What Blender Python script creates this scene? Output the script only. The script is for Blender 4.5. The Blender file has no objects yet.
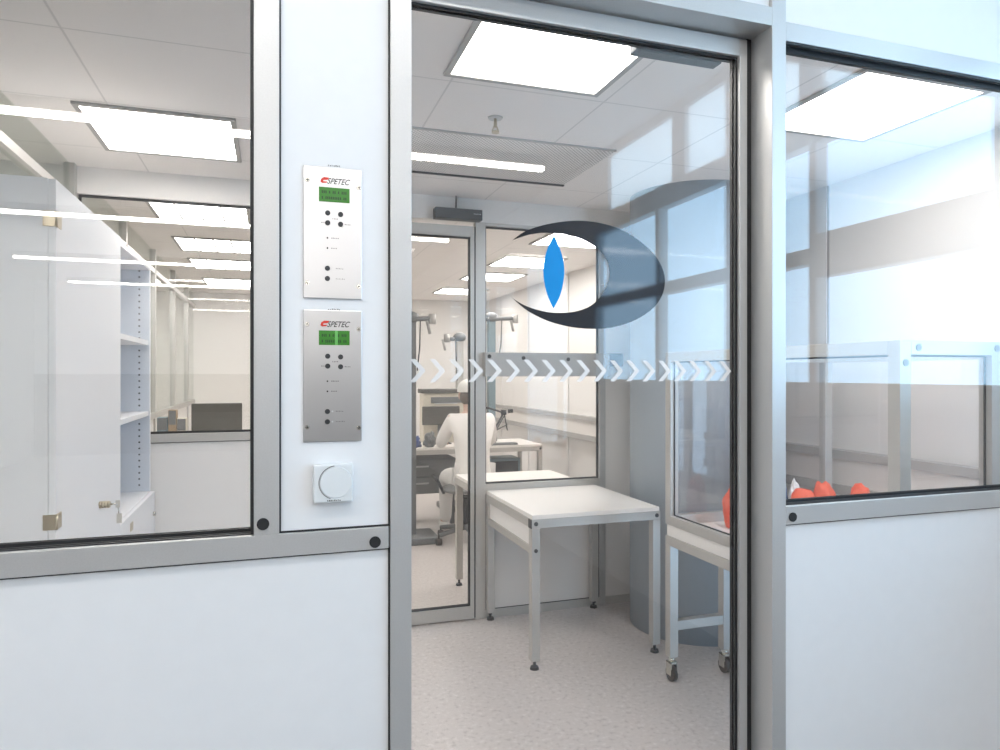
import bpy, bmesh, math, random
from mathutils import Vector, Matrix
random.seed(7)
S = bpy.context.scene
C = S.collection
PI = math.pi

# ------------------------------------------------------------------ camera
F, HOR, CX = 690.0, 374.0, 500.0
YAW = math.atan2(228.0, F)
CY, CZ = -1.6, 1.5
sn, cs = math.sin(YAW), math.cos(YAW)
cam_d = bpy.data.cameras.new('camera')
cam = bpy.data.objects.new('camera', cam_d)
C.objects.link(cam)
cam.location = (0, CY, CZ)
cam.rotation_euler = (PI / 2, 0, -YAW)
cam_d.sensor_width = 36.0
cam_d.lens = F / 1000.0 * 36.0
cam_d.shift_y = (HOR - 375.0) / 1000.0
cam_d.clip_start = 0.05
S.camera = cam


def at(px, py, Y):
    """the point of the vertical plane at depth Y that was measured at this spot of the photograph -> X, Z"""
    u, v = (px - CX) / F, (HOR - py) / F
    t = (Y - CY) / (cs - u * sn)
    return t * (sn + u * cs), CZ + t * v


# ------------------------------------------------------------------ materials
def new_mat(name):
    m = bpy.data.materials.new(name)
    m.use_nodes = True
    nt = m.node_tree
    return m, nt, nt.nodes['Principled BSDF']


def mat(name, col, rough=0.5, metal=0.0, spec=0.5, noise=0.0, nscale=60.0, bump=0.0, bscale=200.0, emit=0.0, ecol=None):
    m, nt, p = new_mat(name)
    p.inputs['Base Color'].default_value = (*col, 1)
    p.inputs['Roughness'].default_value = rough
    p.inputs['Metallic'].default_value = metal
    p.inputs['Specular IOR Level'].default_value = spec
    tc = nt.nodes.new('ShaderNodeTexCoord')
    if noise > 0:
        n = nt.nodes.new('ShaderNodeTexNoise')
        n.inputs['Scale'].default_value = nscale
        n.inputs['Detail'].default_value = 4
        nt.links.new(tc.outputs['Object'], n.inputs['Vector'])
        r = nt.nodes.new('ShaderNodeMapRange')
        r.inputs['From Min'].default_value = 0.3
        r.inputs['From Max'].default_value = 0.7
        r.inputs['To Min'].default_value = 1 - noise
        r.inputs['To Max'].default_value = 1 + noise
        nt.links.new(n.outputs['Fac'], r.inputs['Value'])
        mx = nt.nodes.new('ShaderNodeVectorMath')
        mx.operation = 'SCALE'
        mx.inputs[0].default_value = col
        nt.links.new(r.outputs['Result'], mx.inputs['Scale'])
        nt.links.new(mx.outputs['Vector'], p.inputs['Base Color'])
    if bump > 0:
        n = nt.nodes.new('ShaderNodeTexNoise')
        n.inputs['Scale'].default_value = bscale
        nt.links.new(tc.outputs['Object'], n.inputs['Vector'])
        b = nt.nodes.new('ShaderNodeBump')
        b.inputs['Strength'].default_value = bump
        b.inputs['Distance'].default_value = 0.002
        nt.links.new(n.outputs['Fac'], b.inputs['Height'])
        nt.links.new(b.outputs['Normal'], p.inputs['Normal'])
    if emit > 0:
        p.inputs['Emission Color'].default_value = (*(ecol or col), 1)
        p.inputs['Emission Strength'].default_value = emit
    return m


def glass(name, tint, base=0.05):
    m = bpy.data.materials.new(name)
    m.use_nodes = True
    nt = m.node_tree
    nt.nodes.clear()
    out = nt.nodes.new('ShaderNodeOutputMaterial')
    mix = nt.nodes.new('ShaderNodeMixShader')
    tr = nt.nodes.new('ShaderNodeBsdfTransparent')
    tr.inputs['Color'].default_value = (*tint, 1)
    gl = nt.nodes.new('ShaderNodeBsdfGlossy')
    gl.inputs['Roughness'].default_value = 0.0
    gl.inputs['Color'].default_value = (1, 1, 1, 1)
    lw = nt.nodes.new('ShaderNodeLayerWeight')
    lw.inputs['Blend'].default_value = 0.5
    pw = nt.nodes.new('ShaderNodeMath')
    pw.operation = 'POWER'
    pw.inputs[1].default_value = 5
    ma = nt.nodes.new('ShaderNodeMath')
    ma.operation = 'MULTIPLY_ADD'
    ma.inputs[1].default_value = 1 - base
    ma.inputs[2].default_value = base
    L = nt.links.new
    L(lw.outputs['Facing'], pw.inputs[0])
    L(pw.outputs[0], ma.inputs[0])
    L(ma.outputs[0], mix.inputs[0])
    L(tr.outputs[0], mix.inputs[1])
    L(gl.outputs[0], mix.inputs[2])
    L(mix.outputs[0], out.inputs[0])
    return m


def emitter(name, col, strength):
    m = bpy.data.materials.new(name)
    m.use_nodes = True
    nt = m.node_tree
    nt.nodes.clear()
    out = nt.nodes.new('ShaderNodeOutputMaterial')
    e = nt.nodes.new('ShaderNodeEmission')
    e.inputs['Color'].default_value = (*col, 1)
    e.inputs['Strength'].default_value = strength
    nt.links.new(e.outputs[0], out.inputs[0])
    return m


def sheer(name, col, alpha):
    """a thin film: part see-through, part matt colour"""
    m = bpy.data.materials.new(name)
    m.use_nodes = True
    nt = m.node_tree
    nt.nodes.clear()
    out = nt.nodes.new('ShaderNodeOutputMaterial')
    mix = nt.nodes.new('ShaderNodeMixShader')
    tr = nt.nodes.new('ShaderNodeBsdfTransparent')
    di = nt.nodes.new('ShaderNodeBsdfDiffuse')
    di.inputs['Color'].default_value = (*col, 1)
    mix.inputs[0].default_value = alpha
    nt.links.new(tr.outputs[0], mix.inputs[1])
    nt.links.new(di.outputs[0], mix.inputs[2])
    nt.links.new(mix.outputs[0], out.inputs[0])
    return m


def grid_mat(name, col, line, px, py, ox, oy, w, rough=0.8, noise=0.02):
    """matt boards with thin joints on a world X/Y grid"""
    m, nt, p = new_mat(name)
    L = nt.links.new
    g = nt.nodes.new('ShaderNodeNewGeometry')
    sx = nt.nodes.new('ShaderNodeSeparateXYZ')
    L(g.outputs['Position'], sx.inputs[0])

    def joint(sock, per, off):
        a = nt.nodes.new('ShaderNodeMath'); a.operation = 'SUBTRACT'; a.inputs[1].default_value = off
        L(sock, a.inputs[0])
        b = nt.nodes.new('ShaderNodeMath'); b.operation = 'PINGPONG'; b.inputs[1].default_value = per / 2
        L(a.outputs[0], b.inputs[0])
        c = nt.nodes.new('ShaderNodeMath'); c.operation = 'LESS_THAN'; c.inputs[1].default_value = w
        L(b.outputs[0], c.inputs[0])
        return c.outputs[0]
    mx = nt.nodes.new('ShaderNodeMath'); mx.operation = 'MAXIMUM'
    L(joint(sx.outputs['X'], px, ox), mx.inputs[0])
    L(joint(sx.outputs['Y'], py, oy), mx.inputs[1])
    n = nt.nodes.new('ShaderNodeTexNoise'); n.inputs['Scale'].default_value = 220
    L(g.outputs['Position'], n.inputs['Vector'])
    r = nt.nodes.new('ShaderNodeMapRange')
    r.inputs['From Min'].default_value = 0.3; r.inputs['From Max'].default_value = 0.7
    r.inputs['To Min'].default_value = 1 - noise; r.inputs['To Max'].default_value = 1 + noise
    L(n.outputs['Fac'], r.inputs['Value'])
    v = nt.nodes.new('ShaderNodeVectorMath'); v.operation = 'SCALE'; v.inputs[0].default_value = col
    L(r.outputs['Result'], v.inputs['Scale'])
    k = nt.nodes.new('ShaderNodeMixRGB'); k.inputs[2].default_value = (*line, 1)
    L(mx.outputs[0], k.inputs[0]); L(v.outputs['Vector'], k.inputs[1])
    L(k.outputs[0], p.inputs['Base Color'])
    p.inputs['Roughness'].default_value = rough
    return m


def speckle_mat(name, col, dark, light, rough=0.35):
    m, nt, p = new_mat(name)
    L = nt.links.new
    g = nt.nodes.new('ShaderNodeNewGeometry')
    n = nt.nodes.new('ShaderNodeTexNoise'); n.inputs['Scale'].default_value = 45; n.inputs['Detail'].default_value = 6
    L(g.outputs['Position'], n.inputs['Vector'])
    cr = nt.nodes.new('ShaderNodeValToRGB')
    e = cr.color_ramp.elements
    e[0].position = 0.34; e[0].color = (*dark, 1)
    e[1].position = 0.66; e[1].color = (*light, 1)
    x = cr.color_ramp.elements.new(0.44); x.color = (*col, 1)
    y = cr.color_ramp.elements.new(0.57); y.color = (*col, 1)
    L(n.outputs['Fac'], cr.inputs[0]); L(cr.outputs[0], p.inputs['Base Color'])
    p.inputs['Roughness'].default_value = rough
    return m


def dots_mat(name, col, hole, per, rad):
    """perforated sheet: round holes on a staggered grid"""
    m, nt, p = new_mat(name)
    L = nt.links.new
    g = nt.nodes.new('ShaderNodeNewGeometry')
    sx = nt.nodes.new('ShaderNodeSeparateXYZ'); L(g.outputs['Position'], sx.inputs[0])
    rot = []
    for s in (1, -1):
        a = nt.nodes.new('ShaderNodeMath'); a.operation = 'MULTIPLY_ADD'; a.inputs[1].default_value = s
        L(sx.outputs['Y'], a.inputs[0]); L(sx.outputs['X'], a.inputs[2])
        b = nt.nodes.new('ShaderNodeMath'); b.operation = 'PINGPONG'; b.inputs[1].default_value = per / 2
        L(a.outputs[0], b.inputs[0])
        c = nt.nodes.new('ShaderNodeMath'); c.operation = 'POWER'; c.inputs[1].default_value = 2
        L(b.outputs[0], c.inputs[0]); rot.append(c.outputs[0])
    d = nt.nodes.new('ShaderNodeMath'); d.operation = 'ADD'
    L(rot[0], d.inputs[0]); L(rot[1], d.inputs[1])
    l = nt.nodes.new('ShaderNodeMath'); l.operation = 'LESS_THAN'; l.inputs[1].default_value = rad * rad
    L(d.outputs[0], l.inputs[0])
    k = nt.nodes.new('ShaderNodeMixRGB'); k.inputs[1].default_value = (*col, 1); k.inputs[2].default_value = (*hole, 1)
    L(l.outputs[0], k.inputs[0]); L(k.outputs[0], p.inputs['Base Color'])
    p.inputs['Roughness'].default_value = 0.7
    return m


def brushed_mat(name, col, rough):
    m, nt, p = new_mat(name)
    L = nt.links.new
    tc = nt.nodes.new('ShaderNodeTexCoord')
    mp = nt.nodes.new('ShaderNodeMapping'); mp.inputs['Scale'].default_value = (20, 20, 1500)
    n = nt.nodes.new('ShaderNodeTexNoise'); n.inputs['Scale'].default_value = 1.0
    L(tc.outputs['Object'], mp.inputs[0]); L(mp.outputs[0], n.inputs['Vector'])
    r = nt.nodes.new('ShaderNodeMapRange'); r.inputs['To Min'].default_value = rough - .035; r.inputs['To Max'].default_value = rough + .035
    L(n.outputs['Fac'], r.inputs['Value']); L(r.outputs['Result'], p.inputs['Roughness'])
    p.inputs['Base Color'].default_value = (*col, 1)
    p.inputs['Metallic'].default_value = 1.0
    return m


M = {}
M['alu'] = mat('anodised aluminium', (.56, .56, .555), .42, .55, noise=.03, nscale=300)
M['alu_in'] = mat('pale aluminium profile', (.52, .505, .48), .4, .5, noise=.03, nscale=300)
M['panel'] = mat('white coated panel', (.80, .815, .83), .45, spec=.3, noise=.008, nscale=25)
M['panel_in'] = mat('white wall board', (.78, .755, .73), .5, noise=.008, nscale=25)
M['gasket'] = mat('black rubber gasket', (.012, .013, .015), .55)
M['glass'] = glass('clear pane', (.975, .98, .98), .062)
M['glass_in'] = glass('clear inner pane', (.98, .98, .975), .02)
M['glass_green'] = glass('greenish pane', (.84, .87, .84), .03)
M['acrylic'] = glass('clear acrylic', (.96, .95, .95), .03)
M['ceiling'] = grid_mat('mineral ceiling board', (.86, .82, .795), (.68, .65, .63), .62, .62, 0.0, .85, .004)
M['floor'] = speckle_mat('speckled vinyl', (.57, .525, .505), (.46, .42, .405), (.65, .61, .59))
M['hall_floor'] = speckle_mat('grey hall vinyl', (.20, .20, .205), (.16, .16, .165), (.25, .25, .255))
M['hall_wall'] = mat('hall plaster', (.72, .73, .74), .8, noise=.015)
M['added_dark_wall'] = mat('added dark lower half', (.11, .107, .103), .6)  # added dark surface for the steel panels to mirror
M['hall_ceiling'] = mat('hall ceiling board', (.74, .74, .74), .8, noise=.02)
M['grille'] = dots_mat('perforated white metal', (.78, .755, .735), (.22, .21, .205), .022, .0062)
M['lamp'] = emitter('lit diffuser', (1, .95, .90), 9.8)
M['lamp_rear'] = emitter('lit rear diffuser', (1, .968, .94), 14.0)
M['strip'] = emitter('lit tube', (1, .955, .91), 23.0)
M['lampframe'] = mat('grey lamp frame', (.42, .41, .395), .5, .3)
M['steel'] = brushed_mat('brushed steel', (.57, .575, .585), .31)
M['dark'] = mat('dark plastic', (.03, .032, .036), .45)
M['mid'] = mat('grey plastic', (.16, .165, .17), .5)
M['closer'] = mat('dark grey closer housing', (.085, .092, .10), .45, .2)
M['column'] = mat('blue grey paint', (.31, .355, .395), .55, noise=.02)
M['cab'] = mat('white melamine', (.85, .85, .865), .4, noise=.006)
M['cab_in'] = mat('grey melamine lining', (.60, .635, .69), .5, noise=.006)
M['top'] = mat('cream laminate', (.82, .785, .745), .4, noise=.01)
M['chrome'] = mat('chrome', (.7, .68, .62), .2, 1.0)
M['brass'] = mat('nickel brass', (.55, .48, .36), .3, 1.0)
M['navy'] = mat('dark navy film', (.002, .007, .016), .05, spec=.8)
M['navy'].node_tree.nodes['Principled BSDF'].inputs['Coat Weight'].default_value = .12
M['navy'].node_tree.nodes['Principled BSDF'].inputs['Coat Roughness'].default_value = .03
M['cyan'] = mat('bright blue film', (.0, .26, .66), .35, spec=.3)
M['chev'] = sheer('frosted white film', (.95, .95, .95), .62)
M['lcd'] = mat('green display', (.02, .12, .008), .3, emit=.10, ecol=(.06, .62, .02))
M['lcd_px'] = mat('dark green characters', (.008, .05, .008), .4)
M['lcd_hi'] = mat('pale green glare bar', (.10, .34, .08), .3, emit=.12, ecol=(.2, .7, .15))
M['red'] = mat('red print', (.62, .035, .02), .5)
M['ink'] = mat('black print', (.02, .02, .022), .5)
M['tinyink'] = mat('grey print', (.18, .185, .19), .6)
M['therm'] = mat('thermostat plastic', (.74, .775, .79), .45)
M['orange'] = mat('orange foil', (.86, .10, .035), .45, bump=.4, bscale=60)
M['bluecloth'] = mat('dark blue cloth', (.05, .08, .20), .8, bump=.3)
M['whitecloth'] = mat('white cloth', (.86, .84, .81), .85, bump=.25, bscale=120)
M['coat'] = mat('white lab coat', (.84, .81, .78), .85, bump=.3, bscale=70)
M['skin'] = mat('skin', (.60, .40, .31), .5)
M['hair'] = mat('grey brown hair', (.16, .13, .11), .6, bump=.5, bscale=400)
M['trouser'] = mat('light trousers', (.74, .72, .70), .85)
M['shoe'] = mat('white clog', (.7, .7, .68), .5)
M['teal'] = mat('grey teal paint', (.20, .27, .30), .4, .2)
M['monitor'] = mat('monitor back', (.09, .085, .075), .5)
M['beige'] = mat('beige plastic', (.62, .57, .48), .5)
M['trunk'] = mat('beige cable trunking', (.70, .665, .63), .5)
M['trunkrail'] = mat('grey trunking cover', (.40, .385, .37), .5)
M['fabric'] = mat('grey seat fabric', (.20, .20, .20), .9, bump=.4)
M['castor'] = mat('dark castor rubber', (.06, .05, .045), .5)
M['brown'] = mat('brown cardboard', (.36, .27, .18), .8)


def frosted(name, col):
    m = bpy.data.materials.new(name)
    m.use_nodes = True
    nt = m.node_tree
    nt.nodes.clear()
    out = nt.nodes.new('ShaderNodeOutputMaterial')
    t = nt.nodes.new('ShaderNodeBsdfTranslucent')
    t.inputs['Color'].default_value = (*col, 1)
    nt.links.new(t.outputs[0], out.inputs[0])
    return m


M['frosted'] = frosted('frosted clerestory glass', (.97, .93, .89))

# ------------------------------------------------------------------ helpers
def box(bm, x0, x1, y0, y1, z0, z1, mi=0):
    vs = [bm.verts.new(p) for p in ((x0, y0, z0), (x1, y0, z0), (x1, y1, z0), (x0, y1, z0),
                                    (x0, y0, z1), (x1, y0, z1), (x1, y1, z1), (x0, y1, z1))]
    for f in ((0, 3, 2, 1), (4, 5, 6, 7), (0, 1, 5, 4), (1, 2, 6, 5), (2, 3, 7, 6), (3, 0, 4, 7)):
        bm.faces.new([vs[i] for i in f]).material_index = mi


def bar(bm, a, b, r, n=10, r2=None, mi=0):
    """round bar from a to b"""
    a, b = Vector(a), Vector(b)
    d = b - a
    if d.length < 1e-6:
        return
    d.normalize()
    up = Vector((0, 0, 1)) if abs(d.z) < .9 else Vector((1, 0, 0))
    e1 = d.cross(up).normalized()
    e2 = d.cross(e1)
    r2 = r if r2 is None else r2
    A = [bm.verts.new(a + (e1 * math.cos(2 * PI * i / n) + e2 * math.sin(2 * PI * i / n)) * r) for i in range(n)]
    B = [bm.verts.new(b + (e1 * math.cos(2 * PI * i / n) + e2 * math.sin(2 * PI * i / n)) * r2) for i in range(n)]
    for i in range(n):
        f = bm.faces.new((A[i], A[(i + 1) % n], B[(i + 1) % n], B[i]))
        f.smooth = True
        f.material_index = mi
    bm.faces.new(A[::-1]).material_index = mi
    bm.faces.new(B).material_index = mi


def tube(bm, pts, r, n=8):
    for i in range(len(pts) - 1):
        bar(bm, pts[i], pts[i + 1], r, n)


def ball(bm, c, rx, ry, rz, seg=16, ring=10, mi=0):
    r = bmesh.ops.create_uvsphere(bm, u_segments=seg, v_segments=ring, radius=1)
    for v in r['verts']:
        v.co = Vector((v.co.x * rx + c[0], v.co.y * ry + c[1], v.co.z * rz + c[2]))
        for f in v.link_faces:
            f.smooth = True
            f.material_index = mi


def prism(bm, poly, y0, y1, mi=0):
    """polygon in X,Z extruded along Y"""
    A = [bm.verts.new((x, y0, z)) for x, z in poly]
    B = [bm.verts.new((x, y1, z)) for x, z in poly]
    n = len(poly)
    fs = [bm.faces.new(A), bm.faces.new(B[::-1])]
    for i in range(n):
        fs.append(bm.faces.new((A[i], B[i], B[(i + 1) % n], A[(i + 1) % n])))
    for f in fs:
        f.material_index = mi
    bmesh.ops.recalc_face_normals(bm, faces=fs)


def obj(name, bm, mats, parent=None, bevel=0.0, smooth=False):
    me = bpy.data.meshes.new(name)
    if not isinstance(bm, bpy.types.Mesh):
        bm.to_mesh(me)
        bm.free()
    else:
        me = bm
    for m in (mats if isinstance(mats, (list, tuple)) else [mats]):
        me.materials.append(M[m])
    o = bpy.data.objects.new(name, me)
    C.objects.link(o)
    if smooth:
        for p in me.polygons:
            p.use_smooth = True
    if bevel > 0:
        b = o.modifiers.new('bevel', 'BEVEL')
        b.width = bevel
        b.segments = 2
        b.limit_method = 'ANGLE'
        b.angle_limit = math.radians(50)
    if parent is not None:
        put(o, parent)
    return o


def world_loc(o):
    m = Matrix.Identity(4)
    while o is not None:
        m = Matrix.LocRotScale(o.location, o.rotation_euler, o.scale) @ m
        o = o.parent
    return m


def put(o, parent):
    """parent a mesh made in world coordinates without moving it"""
    inv = world_loc(parent).inverted()
    o.parent = parent
    m = inv @ Matrix.LocRotScale(o.location, o.rotation_euler, o.scale)
    o.location, q, o.scale = m.decompose()
    o.rotation_euler = q.to_euler()


def tag(o, label, cat, group=None):
    o['label'] = label
    o['category'] = cat
    if group:
        o['group'] = group
    return o


def thing(name, label, cat, loc=(0, 0, 0), rz=0.0, group=None):
    o = bpy.data.objects.new(name, None)
    o.empty_display_size = .05
    C.objects.link(o)
    o.location = loc
    o.rotation_euler = (0, 0, rz)
    return tag(o, label, cat, group)


def B(*boxes):
    bm = bmesh.new()
    for b in boxes:
        box(bm, *b)
    return bm


def struct(name, bm, m, label, cat, parent=None, bevel=0.0):
    o = obj(name, bm, m, parent, bevel)
    if parent is None:
        o['kind'] = 'structure'
        tag(o, label, cat)
    return o


def dup(root, loc, label, rz=None):
    r = root.copy()
    C.objects.link(r)
    r.location = loc
    if rz is not None:
        r.rotation_euler = (0, 0, rz)
    r['label'] = label
    for ch in list(root.children):
        c = ch.copy(); C.objects.link(c); c.parent = r
        for g in list(ch.children):
            d = g.copy(); C.objects.link(d); d.parent = c
    return r


def caps(parent, pts, y, r=.0125, m='gasket'):
    """black plastic caps over the profile bolts, on a face that looks towards -Y"""
    for x, z in pts:
        bm = bmesh.new()
        bar(bm, (x, y - .003, z), (x, y + .004, z), r, 20)
        obj('bolt_cap', bm, m, parent)


# ------------------------------------------------------------------ world (pale sky beyond the hall windows)
w = bpy.data.worlds.new('sky')
S.world = w
w.use_nodes = True
bg = w.node_tree.nodes['Background']
bg.inputs['Color'].default_value = (.47, .73, 1.0, 1)
bg.inputs['Strength'].default_value = 4.2

# ------------------------------------------------------------------ room shells
CEIL = 2.57
YB, YR = 2.5, 8.2          # glazed partition, far wall
XL, XR = -.95, 3.0         # glazed side wall, right-hand wall
HC = 3.2                   # hall ceiling
HX = 2.4                   # hall window wall
FF = -.08                  # face of the front partition's profiles

struct('floor', B((-4.2, 3.1, -.03, YR, -.1, 0)), 'floor', 'pale speckled vinyl floor of the laboratory behind the glass door', 'floor')
struct('floor_hall', B((-4.2, HX + .2, -13, -.03, -.1, 0)), 'hall_floor', 'grey floor of the hall on the near side of the partition', 'floor')
struct('ceiling', B((-4.2, XR + .1, .02, YR, CEIL, CEIL + .12)), 'ceiling', 'white board ceiling of the laboratory with thin joints', 'ceiling')
struct('ceiling_hall', B((-4.2, HX + .2, -13, -.03, HC, HC + .1)), 'hall_ceiling', 'high white ceiling of the hall', 'ceiling')
struct('wall_rear', B((-4.2, XR + .1, YR, YR + .1, 0, CEIL)), 'panel_in', 'plain white wall at the far end of the rear laboratory', 'wall')
struct('wall_left', B((-4.2, -4.1, .02, YR, 0, CEIL)), 'panel_in', 'white wall of the room beyond the glazed side partition', 'wall')

# right-hand wall: boards with dark joints
bm = bmesh.new()
ys = [-.03, .35, 1.54, 2.75, 3.95, 5.15, 6.35, 7.4, YR]
for a, b in zip(ys[:-1], ys[1:]):
    box(bm, XR, XR + .1, a + .012, b - .012, 0, CEIL, 0)
    box(bm, XR + .006, XR + .1, b - .012, b + .012, 0, CEIL, 1)
struct('wall_right', bm, ['panel_in', 'trunkrail'], 'white boarded side wall with grey joints behind the orange bags', 'wall')
bm = bmesh.new()
box(bm, XR - .06, XR, .05, YR, .90, 1.04, 0)
box(bm, XR - .075, XR, .05, YR, 1.04, 1.085, 1)
box(bm, XR - .075, XR, .05, YR, .845, .90, 1)
o = obj('cable_trunking', bm, ['trunk', 'trunkrail'])
o['kind'] = 'structure'
tag(o, 'long beige cable trunking with grey covers along the right-hand wall', 'trunking')

# hall walls
struct('wall_hall_left', B((-4.2, -4.1, -13, -.03, 0, HC)), 'hall_wall', 'white left wall of the hall, seen only in reflections', 'wall')
struct('wall_hall_rear', B((-4.2, HX + .2, -13.1, -13, 1.5, HC), (-4.2, HX + .2, -13.1, -12.99, 0, 1.5, 1)), ['hall_wall', 'added_dark_wall'], 'rear wall of the hall, white over an added dark lower half, seen only in reflections', 'wall')  # dark half added so the lower steel panel darkens towards its bottom
WY = -3.3
bm = bmesh.new()
t0, t1 = HX, HX + .07
box(bm, t0, t1, WY, -.03, 0, 1.46)
box(bm, t0, t1, -1.06, -.03, 1.95, 2.15)
box(bm, t0 + .001, t1 - .001, WY, -1.061, 2.018, 2.092)
box(bm, t0, t1, WY, -.03, 2.58, 2.72)
box(bm, t0, t1, WY, -.03, 3.14, HC)
for y0, y1 in ((-.16, -.03), (-1.095, -1.05), (-2.36, -2.315), (WY, WY + .06)):
    box(bm, t0 + .0015, t1 - .0015, y0, y1, 1.4605, 2.02)
    box(bm, t0 + .0015, t1 - .0015, y0 if y1 < -.04 else -.22, y1, 2.09, 2.5795)
for y0, y1 in ((-.5, -.03), (-1.16, -1.02), (-2.16, -2.02), (WY, WY + .26)):  # here and above, piers by the partition widened to dim the upper right board
    box(bm, t0 + .0015, t1 - .0015, y0, y1, 2.7205, 3.1395)
box(bm, t0, t1, -13, WY, 0, HC)
struct('wall_hall_right', bm, 'hall_wall', 'window wall of the hall, mirrored in the glass', 'wall')
k = 20
for z0, z1 in ((1.46, 1.95), (2.15, 2.58)):
    for y0, y1 in ((-1.05, -.16), (-2.315, -1.095), (WY + .06, -2.36)):
        if y0 < -1.06:
            z0, z1 = (1.46, 2.018) if z0 < 2 else (2.092, 2.58)
        struct('window_%d' % k, B((t0 + .03, t0 + .036, y0, y1, z0, z1)), 'glass_in', 'hall window pane with pale blue sky, mirrored in the glass', 'window')
        k += 1
for y0, y1 in ((-1.02, -.5), (-2.02, -1.16), (WY + .26, -2.16)):
    struct('window_%d' % k, B((t0 + .03, t0 + .036, y0, y1, 2.72, 3.14)), 'frosted', 'frosted clerestory pane of the hall, mirrored in the glass', 'window')
    k += 1

# ------------------------------------------------------------------ front partition
RZ0, RZ1 = 1.116, 1.164            # rail at sill height
LW0 = -2.4                         # far end on the left
GY = -.035                         # plane of the window glass


def profile(name, label, x0, x1, z0, z1, y0=FF, y1=-.03):
    return struct(name, B((x0, x1, y0, y1, z0, z1)), 'alu', label, 'profile', bevel=.0012)


PX0, PX1 = -.036, .0145            # post left of the control panels
DX0, DX1 = .244, .295              # post left of the door
EX0, EX1 = 1.267, 1.312            # post right of the door
e = .004
p = profile('trim_1', 'grey aluminium post between the left window and the control panel board', PX0, PX1, RZ1, 2.9)
caps(p, [at(263, 524, FF)], FF)
p = profile('trim_2', 'grey aluminium sill rail running from the left edge under the control panel board', LW0, DX0, RZ0, RZ1)
caps(p, [at(375, 542, FF)], FF)
profile('trim_3', 'grey aluminium door post beside the control panel board', DX0 + e, DX1, 0, 2.9)
p = struct('trim_4', B((EX0, EX1, FF, .045, 0, 2.9)), 'alu', 'deep grey aluminium post between the glass door and the right window', 'profile', bevel=.0012)
HX1 = HX - .01
p = profile('trim_5', 'grey aluminium sill rail under the right window', EX1, HX1, RZ0 - .022, RZ1 - .020)
caps(p, [at(792.5, 517, FF)], FF)
profile('trim_6', 'grey aluminium head rail over the right window', EX1, HX1, 2.397, 2.447)
profile('trim_7', 'grey aluminium head rail over the left window', LW0, PX0, 2.397, 2.447)
profile('trim_8', 'grey aluminium lintel over the glass door', DX1, EX0, 2.43, 2.48, y1=.045)

# black rubber joints
def gask(name, label, boxes):
    return struct(name, B(*boxes), 'gasket', label, 'gasket')


g = .0035
y0, y1 = -.073, -.035
gask('trim_9', 'black rubber joint around the control panel board',
     [(PX1, PX1 + g, y0, y1, RZ1, 2.9), (DX0 - g + e, DX0 + e, y0, y1, RZ1, 2.9), (PX1, DX0, y0, y1, RZ1, RZ1 + g)])
gask('trim_10', 'black rubber joint above the lower left panel',
     [(LW0, DX0 - g + e, y0, y1, RZ0 - g, RZ0), (DX0 - g + e, DX0 + e, y0, y1, 0, RZ0)])
gask('trim_11', 'black rubber joint around the lower right panel',
     [(EX1, EX1 + g, y0, y1, 0, RZ0 - .022), (EX1 + g, HX1, y0, y1, RZ0 - .022 - g, RZ0 - .022)])

# boards
by0, by1 = -.068, -.034
struct('wall_front', B((PX1 + g, DX0 - g + e, by0, by1, RZ1 + g, HC)), 'panel', 'narrow white board carrying the two control panels and the thermostat', 'wall')
struct('wall_front_lower_left', B((LW0, DX0 - g + e, by0, by1, 0, RZ0 - g)), 'panel', 'white lower board under the left window', 'wall')
struct('wall_front_lower_right', B((EX1 + g, HX1, by0, by1, 0, RZ0 - .022 - g)), 'panel', 'white lower board under the right window', 'wall')
struct('wall_front_upper_right', B((EX1 + g, HX, by0, by1, 2.451, HC)), 'panel', 'white board above the right window', 'wall')
struct('wall_front_upper_left', B((-4.1, PX0, by0, by1, 2.451, HC)), 'panel', 'white board above the left window', 'wall')
struct('wall_front_over_door', B((DX1, EX0, by0, by1, 2.483, HC)), 'panel', 'white board above the glass door', 'wall')
struct('wall_front_end', B((-4.1, LW0, by0, by1, 0, 2.447)), 'panel', 'white board beyond the left window', 'wall')

# left and right front windows: pane + rubber frame
def window(name, label, x0, x1, z0, z1, gy, gm, gw=.006, parent_bevel=0):
    o = struct(name, B((x0, x1, gy, gy + .006, z0, z1)), gm, label, 'window')
    bm = bmesh.new()
    for yy0, yy1 in ((gy - .004, gy - .0005), (gy + .0065, gy + .010)):
        box(bm, x0, x0 + gw, yy0, yy1, z0, z1)
        box(bm, x1 - gw, x1, yy0, yy1, z0, z1)
        box(bm, x0 + gw, x1 - gw, yy0, yy1, z0, z0 + gw)
        box(bm, x0 + gw, x1 - gw, yy0, yy1, z1 - gw, z1)
    obj('gasket', bm, 'gasket', o)
    return o


o = window('window_1', 'large left window of the partition with the white cabinet behind it', LW0, PX0, RZ1, 2.397, GY, 'glass', .008)
obj('sill_seal', B((LW0, PX0, -.066, -.060, RZ1, RZ1 + .0025), (LW0, PX0, -.052, -.046, RZ1, RZ1 + .0025)), 'gasket', o)
obj('edge_seal', B((PX0 - .006, PX0, -.078, -.042, RZ1 + .003, 2.396)), 'gasket', o)
o = window('window_2', 'right window of the partition with blue sky mirrored in it', EX1, HX1, RZ1 - .020, 2.397, GY, 'glass', .008)
obj('sill_seal', B((EX1, HX1, -.066, -.060, RZ1 - .020, RZ1 - .0175), (EX1, HX1, -.052, -.046, RZ1 - .020, RZ1 - .0175)), 'gasket', o)
obj('head_seal', B((EX1, HX1, -.077, -.066, 2.390, 2.397), (EX1, HX1, -.056, -.044, 2.378, 2.397)), 'gasket', o)

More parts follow.
